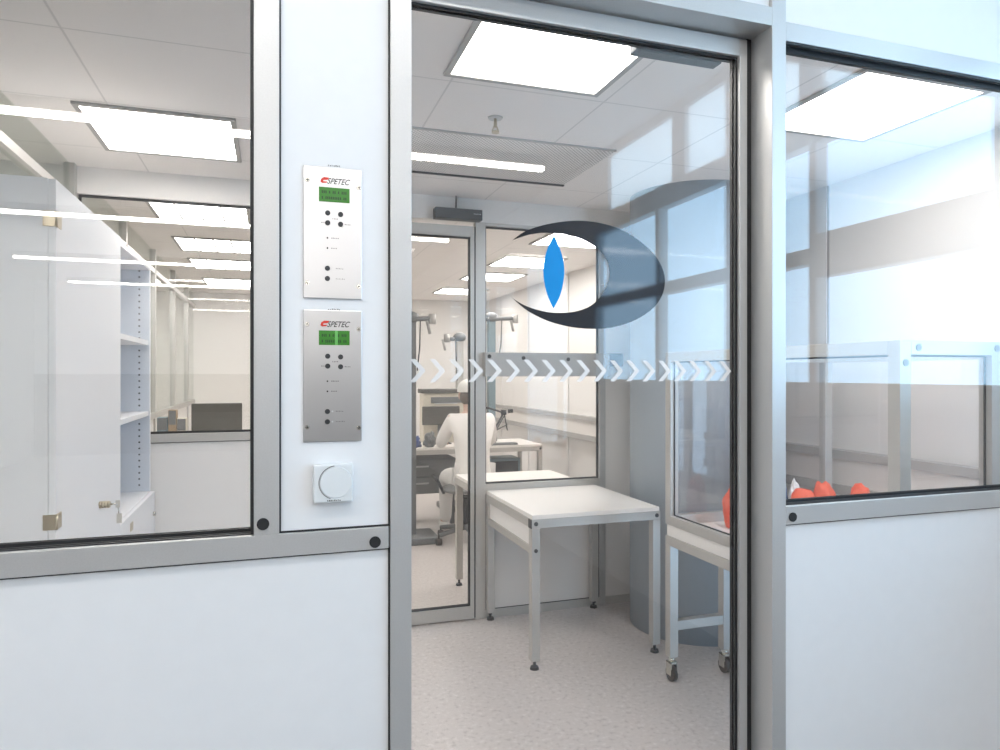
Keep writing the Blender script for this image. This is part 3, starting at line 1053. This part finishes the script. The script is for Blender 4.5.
obj('pane', B((bx0 + w_, bx1 - w_, by0_ + .026, by0_ + .030, ez0 + w_, ez1 - w_)), 'acrylic', t)
obj('pane', B((bx0 + w_, bx1 - w_, by1_ - .030, by1_ - .026, ez0 + w_, ez1 - w_)), 'acrylic', t)

# orange bags on the bench top
sH = ez0 + .0005
def crumple(name, label, cat, c, r, m, seed, group=None, amp=1.0):
    bm = bmesh.new()
    bmesh.ops.create_icosphere(bm, subdivisions=4, radius=1)
    from mathutils import noise as N
    for v in bm.verts:
        d = v.co.normalized()
        k = 1 + .17 * amp * N.noise(d * 1.7 + Vector((seed, 0, 0))) + .10 * amp * N.noise(d * 4.5 + Vector((0, seed, 0)))
        z = d.z * k * r[2]
        v.co = Vector((d.x * k * r[0] + c[0], d.y * k * r[1] + c[1], max(z, -r[2] * .62) + c[2] + r[2] * .62))
    o = obj(name, bm, m, smooth=True)
    return tag(o, label, cat, group)


grp = 'orange bags on the wheeled bench'
crumple('foil_bag', 'orange crumpled bag standing alone in the enclosure, seen through the glass door', 'bag', (2.10, 1.18, sH), (.05, .06, .125), 'orange', 3, grp)
crumple('foil_bag', 'orange crumpled bag nearest the door post in the right window', 'bag', (2.43, 1.10, sH), (.075, .06, .115), 'orange', 9, grp)
crumple('foil_bag', 'middle orange crumpled bag of the row in the right window', 'bag', (2.585, 1.13, sH), (.055, .06, .125), 'orange', 5, grp)
crumple('foil_bag', 'rightmost orange crumpled bag of the row in the right window', 'bag', (2.70, 1.02, sH), (.048, .055, .125), 'orange', 13, grp)
crumple('folded_cloth', 'dark blue crumpled cloth behind the orange bags', 'cloth', (2.40, 1.24, sH), (.05, .04, .155), 'bluecloth', 21)
crumple('wipe', 'small white wipe lying between the orange bags', 'wipe', (2.50, 1.235, sH), (.03, .03, .112), 'whitecloth', 31, None, 2.0)

# beam at eye level in front of the rear window
t = thing('equipment_beam', 'thick aluminium beam at eye level in front of the rear window', 'beam', (1.68, pf - .05, 1.48))
b = obj('beam', B((1.225, 2.06, pf - .062, pf - .002, 1.485, 1.632)), 'lampframe', t, bevel=.002)
caps(b, [(1.25, 1.607), (1.47, 1.598), (1.77, 1.592)], pf - .062, .012)
obj('end_block', B((2.061, 2.155, pf - .062, pf - .002, 1.55, 1.632)), 'dark', t, bevel=.002)

# ------------------------------------------------------------------ rear laboratory equipment
def stand(label, x, y, zt, arm, m='teal', z0=0.0):
    t = thing('equipment_stand', label, 'stand', (x, y, z0), group='equipment stands in the rear laboratory')
    if z0 == 0:
        obj('base', B((x - .22, x + .22, y - .2, y + .2, .0, .06)), 'mid', t, bevel=.01)
    else:
        obj('clamp', B((x - .05, x + .05, y - .05, y + .05, z0, z0 + .06)), 'mid', t, bevel=.004)
    bm = bmesh.new()
    box(bm, x - .04, x + .04, y - .035, y + .035, .06 if z0 == 0 else z0 + .06, zt)
    obj('pole', bm, m, t, bevel=.006)
    bm = bmesh.new(); ball(bm, (x, y, zt + .03), .075, .075, .055); obj('joint', bm, 'mid', t)
    bm = bmesh.new(); bar(bm, (x - .08, y - .045, zt + .005), (x + arm, y - .06, zt + .02), .022, 14)
    obj('boom', bm, 'mid', t)
    bm = bmesh.new(); bar(bm, (x + arm, y - .06, zt + .06), (x + arm, y - .06, zt - .03), .035, 14); bar(bm, (x + arm - .05, y - .06, zt), (x + arm - .02, y - .06, zt - .12), .014, 8)
    obj('head', bm, 'lampframe', t)
    bm = bmesh.new(); tube(bm, [(x + arm * .4, y - .06, zt), (x + arm * .35, y - .07, zt - .25), (x + arm * .25, y - .05, zt - .45)], .006)
    obj('cable', bm, 'dark', t)
    return t


stand('tall grey stand with a boom arm beyond the rear window, above the eye-level beam', 2.24, 5.48, 2.08, .25, z0=.785)
stand('tall grey stand at the left edge of the rear glass door', 1.19, 4.55, 1.98, .18, 'mid')
stand('slim pale stand between the left stand and the seated person', 1.99, 5.86, 1.88, -.16, 'alu_in')

# dark screen and instrument on the long bench
BT = .785
t = thing('monitor', 'dark flat monitor on the long bench left of the seated person', 'monitor', (1.60, 5.30, BT))
obj('screen', B((1.45, 1.84, 5.29, 5.32, .98, 1.17)), 'monitor', t, bevel=.006)
obj('stand', B((1.62, 1.67, 5.32, 5.35, BT + .012, 1.05), (1.55, 1.74, 5.24, 5.38, BT, BT + .012)), 'mid', t)
t = thing('instrument', 'pale bench instrument with a dark lid above the dark monitor', 'instrument', (1.66, 5.5, BT))
obj('body', B((1.48, 2.0, 5.40, 5.59, BT, 1.30)), 'beige', t, bevel=.01)
obj('lid', B((1.46, 2.02, 5.38, 5.595, 1.30, 1.345)), 'monitor', t, bevel=.008)
obj('slot', B((1.56, 1.92, 5.385, 5.40, 1.20, 1.26)), 'mid', t)
obj('control_strip', B((1.60, 1.84, 5.39, 5.40, 1.19, 1.205)), 'therm', t)
for i, (x_, z_, r_, lab, m) in enumerate(((1.31, .10, .05, 'dark blue bundle hanging on the left stand beside the monitor', 'bluecloth'),
                                           (1.47, .12, .04, 'dark grey bundle beside the left stand on the bench', 'mid'))):
    crumple('bundle', lab, 'bundle', (x_, 5.05, BT), (r_ * 1.25, .06, z_ * .75), m, 40 + i, None, 3.2)
t = thing('desk_lamp', 'black jointed desk lamp on the long bench beyond the rear window', 'desk lamp', (2.10, 5.15, BT))
bm = bmesh.new(); bar(bm, (2.10, 5.15, BT), (2.10, 5.15, BT + .025), .085, 22, .08); obj('base', bm, 'dark', t)
bm = bmesh.new(); bar(bm, (2.10, 5.15, BT + .02), (2.27, 5.15, 1.10), .010); bar(bm, (2.12, 5.15, BT + .02), (2.29, 5.15, 1.09), .006); obj('lower_arm', bm, 'dark', t)
bm = bmesh.new(); bar(bm, (2.27, 5.15, 1.10), (2.07, 5.10, 1.16), .010); bar(bm, (2.27, 5.15, 1.12), (2.30, 5.12, .92), .006); obj('upper_arm', bm, 'dark', t)
bm = bmesh.new(); bar(bm, (2.31, 5.13, 1.115), (2.36, 5.12, 1.12), .02, 12); bar(bm, (2.27, 5.15, 1.08), (2.27, 5.15, 1.13), .03, 12); obj('joint', bm, 'dark', t)
bm = bmesh.new(); tube(bm, [(2.07, 5.10, 1.15), (1.99, 5.12, 1.05), (2.03, 5.14, .93), (2.18, 5.14, .92), (2.30, 5.12, .98)], .006); obj('cable', bm, 'dark', t)
tag(obj('keyboard', B((2.08, 2.36, 4.965, 5.06, BT, BT + .02)), 'mid', bevel=.004), 'grey keyboard on the long bench at the foot of the jointed lamp', 'keyboard')

# under the long bench: drawer unit and computer
t = thing('drawer_unit', 'grey drawer unit under the long bench left of the chair', 'drawer unit', (1.25, 5.28, 0))
obj('carcass', B((.98, 1.75, 5.08, 5.55, .32, .66)), 'mid', t, bevel=.004)
for i in range(2):
    d = obj('drawer', B((.985, 1.745, 5.062, 5.08, .33 + i * .165, .485 + i * .165)), 'fabric', t, bevel=.003)
    obj('handle', B((1.26, 1.46, 5.045, 5.062, .42 + i * .165, .435 + i * .165)), 'alu', d)
obj('support_post', B((1.00, 1.04, 5.12, 5.16, 0, .32), (1.70, 1.74, 5.12, 5.16, 0, .32), (1.00, 1.04, 5.5, 5.54, 0, .32), (1.70, 1.74, 5.5, 5.54, 0, .32)), 'mid', t)
t = thing('computer_case', 'dark computer case under the right end of the long bench', 'computer', (2.30, 5.3, 0))
obj('case', B((2.05, 2.48, 5.22, 5.5, .03, .62)), 'teal', t, bevel=.006)
obj('front_panel', B((2.08, 2.45, 5.205, 5.22, .06, .59)), 'dark', t, bevel=.004)
obj('foot', B((2.08, 2.14, 5.25, 5.47, 0, .03), (2.39, 2.45, 5.25, 5.47, 0, .03)), 'dark', t)

# things on the bench behind the cabinet window
t = thing('monitor', 'wide dark monitor standing low behind the rear sill, right of the cabinet', 'monitor', (-.47, 4.9, .80))
obj('screen', B((-.66, -.25, 4.88, 4.91, .90, 1.245)), 'monitor', t, bevel=.006)
obj('stand', B((-.48, -.43, 4.91, 4.94, .812, 1.05), (-.56, -.36, 4.83, 4.98, .80, .812)), 'mid', t)
for i, (a, b_, h, m, lab) in enumerate(((-.90, -.82, .34, 'teal', 'dark green carton behind the rear sill next to the cabinet'),
                                        (-.815, -.755, .40, 'brown', 'brown carton behind the rear sill between two others'),
                                        (-.75, -.68, .33, 'beige', 'pale beige carton behind the rear sill beside the dark monitor'))):
    o = thing('carton', lab, 'carton', ((a + b_) / 2, 4.75, .80))
    obj('body', B((a, b_, 4.68, 4.80, .80, .80 + h)), m, o, bevel=.002)
    obj('flap', B((a + .004, b_ - .004, 4.675, 4.68, .80 + h * .7, .80 + h - .004)), 'mid', o)

# ------------------------------------------------------------------ office chair
ox, oy = 1.58, 4.40
t = thing('office_chair', 'grey office chair on castors under the seated person', 'chair', (ox, oy, 0))
bm = bmesh.new()
ball(bm, (ox + .08, oy, .47), .23, .22, .045, 24, 10)
obj('seat', bm, 'fabric', t)
bm = bmesh.new()
bar(bm, (ox + .08, oy, .40), (ox + .08, oy, .44), .10, 18)
bar(bm, (ox + .08, oy, .12), (ox + .08, oy, .40), .026, 14)
obj('column', bm, 'dark', t)
for i in range(5):
    a = math.radians(200 + i * 72)
    ex, ey = ox + .08 + .29 * math.cos(a), oy + .29 * math.sin(a)
    bm = bmesh.new()
    bar(bm, (ox + .08, oy, .13), (ex, ey, .085), .028, 10, .018)
    l = obj('base_arm', bm, 'mid', t)
    bm = bmesh.new()
    bar(bm, (ex, ey, .05), (ex, ey, .085), .009, 8)
    bar(bm, (ex - .022, ey, .03), (ex + .022, ey, .03), .03, 16)
    obj('castor', bm, 'castor', l)
bm = bmesh.new()
bar(bm, (ox - .13, oy - .02, .44), (ox - .19, oy - .06, .55), .014)
bar(bm, (ox - .19, oy - .06, .55), (ox - .19, oy + .14, .58), .014)
obj('armrest', bm, 'dark', t)

# ------------------------------------------------------------------ seated person (white coat, cap; faces the bench)
def skin_mesh(name, pts, edges, m, parent, sub=2):
    me = bpy.data.meshes.new(name)
    me.from_pydata([p[:3] for p in pts], edges, [])
    o = bpy.data.objects.new(name, me)
    C.objects.link(o)
    sk = o.modifiers.new('skin', 'SKIN')
    sk.use_smooth_shade = True
    sb = o.modifiers.new('sub', 'SUBSURF')
    sb.levels = sub
    sb.render_levels = sub
    if not me.skin_vertices:
        me.attributes.new('skin', 'FLOAT', 'POINT') if False else None
        bpy.context.view_layer.objects.active = o
    lay = me.skin_vertices[0].data
    for i, p in enumerate(pts):
        r = p[3]
        lay[i].radius = (r, r) if not isinstance(r, tuple) else r
        lay[i].use_root = (i == 0)
    dg = bpy.context.evaluated_depsgraph_get()
    me2 = bpy.data.meshes.new_from_object(o.evaluated_get(dg))
    bpy.data.objects.remove(o)
    me2.materials.clear()
    me2.name = name
    return obj(name, me2, m, parent, smooth=True)


HPX, HPY = 1.73, 4.42
per = thing('person', 'person in white coat and cap sitting with back turned at the long bench', 'person', (HPX, HPY, 0))


def P(x, y, z):
    return (HPX + x, HPY + y, z)


pts, eds = [], []


def jv(x, y, z, r, frm=None):
    pts.append((*P(x, y, z), r))
    if frm is not None:
        eds.append((frm, len(pts) - 1))
    return len(pts) - 1


pel = jv(0, 0, .56, .14)
w1 = jv(0, .02, .76, .125, pel)
ch = jv(0, .07, 1.00, .135, w1)
nb = jv(0, .09, 1.14, .075, ch)
nk = jv(0, .12, 1.20, .052, nb)
hd = jv(0, .14, 1.28, .082, nk)
ht = jv(0, .145, 1.37, .078, hd)
for s in (-1, 1):
    sh = jv(s * .17, .09, 1.07, .062, ch)
    el = jv(s * .235, .22, .87, .046, sh)
    wr = jv(s * .17, .45, .84, .030, el)
    pa = jv(s * .155, .52, .835, .032, wr)
    for k, (dx, ln) in enumerate(((-.030, .062), (-.010, .075), (.010, .08), (.030, .068))):
        f1 = jv(s * .155 + dx, .56, .832, .010, pa)
        jv(s * .155 + dx * 1.1, .56 + ln * .9, .812, .008, f1)
    t1 = jv(s * .155 - s * .045, .515, .83, .011, pa)
    jv(s * .155 - s * .06, .555, .815, .009, t1)
    hip = jv(s * .10, .04, .54, .095, pel)
    kn = jv(s * .14, .44, .53, .062, hip)
    an = jv(s * .14, .46, .11, .042, kn)
    jv(s * .14, .58, .045, .036, an)
skin_mesh('body', pts, eds, 'skin', per)

pts, eds = [], []
pel = jv(0, -.01, .49, .205)
w0 = jv(0, -.005, .62, .175, pel)
w1 = jv(0, .015, .78, .155, w0)
ch = jv(0, .065, 1.01, .165, w1)
nb = jv(0, .085, 1.13, .095, ch)
for s in (-1, 1):
    sh = jv(s * .18, .085, 1.075, .078, ch)
    el = jv(s * .245, .215, .865, .060, sh)
    jv(s * .185, .42, .845, .05, el)
skin_mesh('coat', pts, eds, 'coat', per)
pts, eds = [], []
pel = jv(0, .03, .54, .155)
for s in (-1, 1):
    hip = jv(s * .105, .06, .54, .118, pel)
    kn = jv(s * .14, .44, .53, .082, hip)
    jv(s * .14, .46, .07, .056, kn)
skin_mesh('trousers', pts, eds, 'trouser', per)
bm = bmesh.new()
for s in (-1, 1):
    ball(bm, P(s * .14, .53, .045), .048, .12, .045)
obj('shoes', bm, 'shoe', per)
bm = bmesh.new()
ball(bm, P(0, .145, 1.355), .105, .118, .10, 24, 14)
bmesh.ops.delete(bm, geom=[v for v in bm.verts if v.co.z < 1.315], context='VERTS')
obj('cap', bm, 'whitecloth', per)
bm = bmesh.new()
ball(bm, P(0, .115, 1.29), .092, .075, .085, 24, 14)
obj('hair', bm, 'hair', per)
bm = bmesh.new()
for s in (-1, 1):
    ball(bm, P(s * .083, .15, 1.30), .014, .024, .034)
    ball(bm, P(s * .032, .213, 1.315), .013, .010, .009)
ball(bm, P(0, .228, 1.285), .014, .018, .024)
ball(bm, P(0, .212, 1.245), .026, .010, .008)
obj('face_features', bm, 'skin', per)

# ------------------------------------------------------------------ colour management
S.view_settings.view_transform = 'Standard'
S.view_settings.look = 'None'
S.view_settings.gamma = 1.0
S.view_settings.use_curve_mapping = False
S.view_settings.exposure = 0.5
S.cycles.transparent_max_bounces = 24
S.cycles.max_bounces = 10
S.cycles.diffuse_bounces = 6
S.cycles.glossy_bounces = 4
S.cycles.use_denoising = True
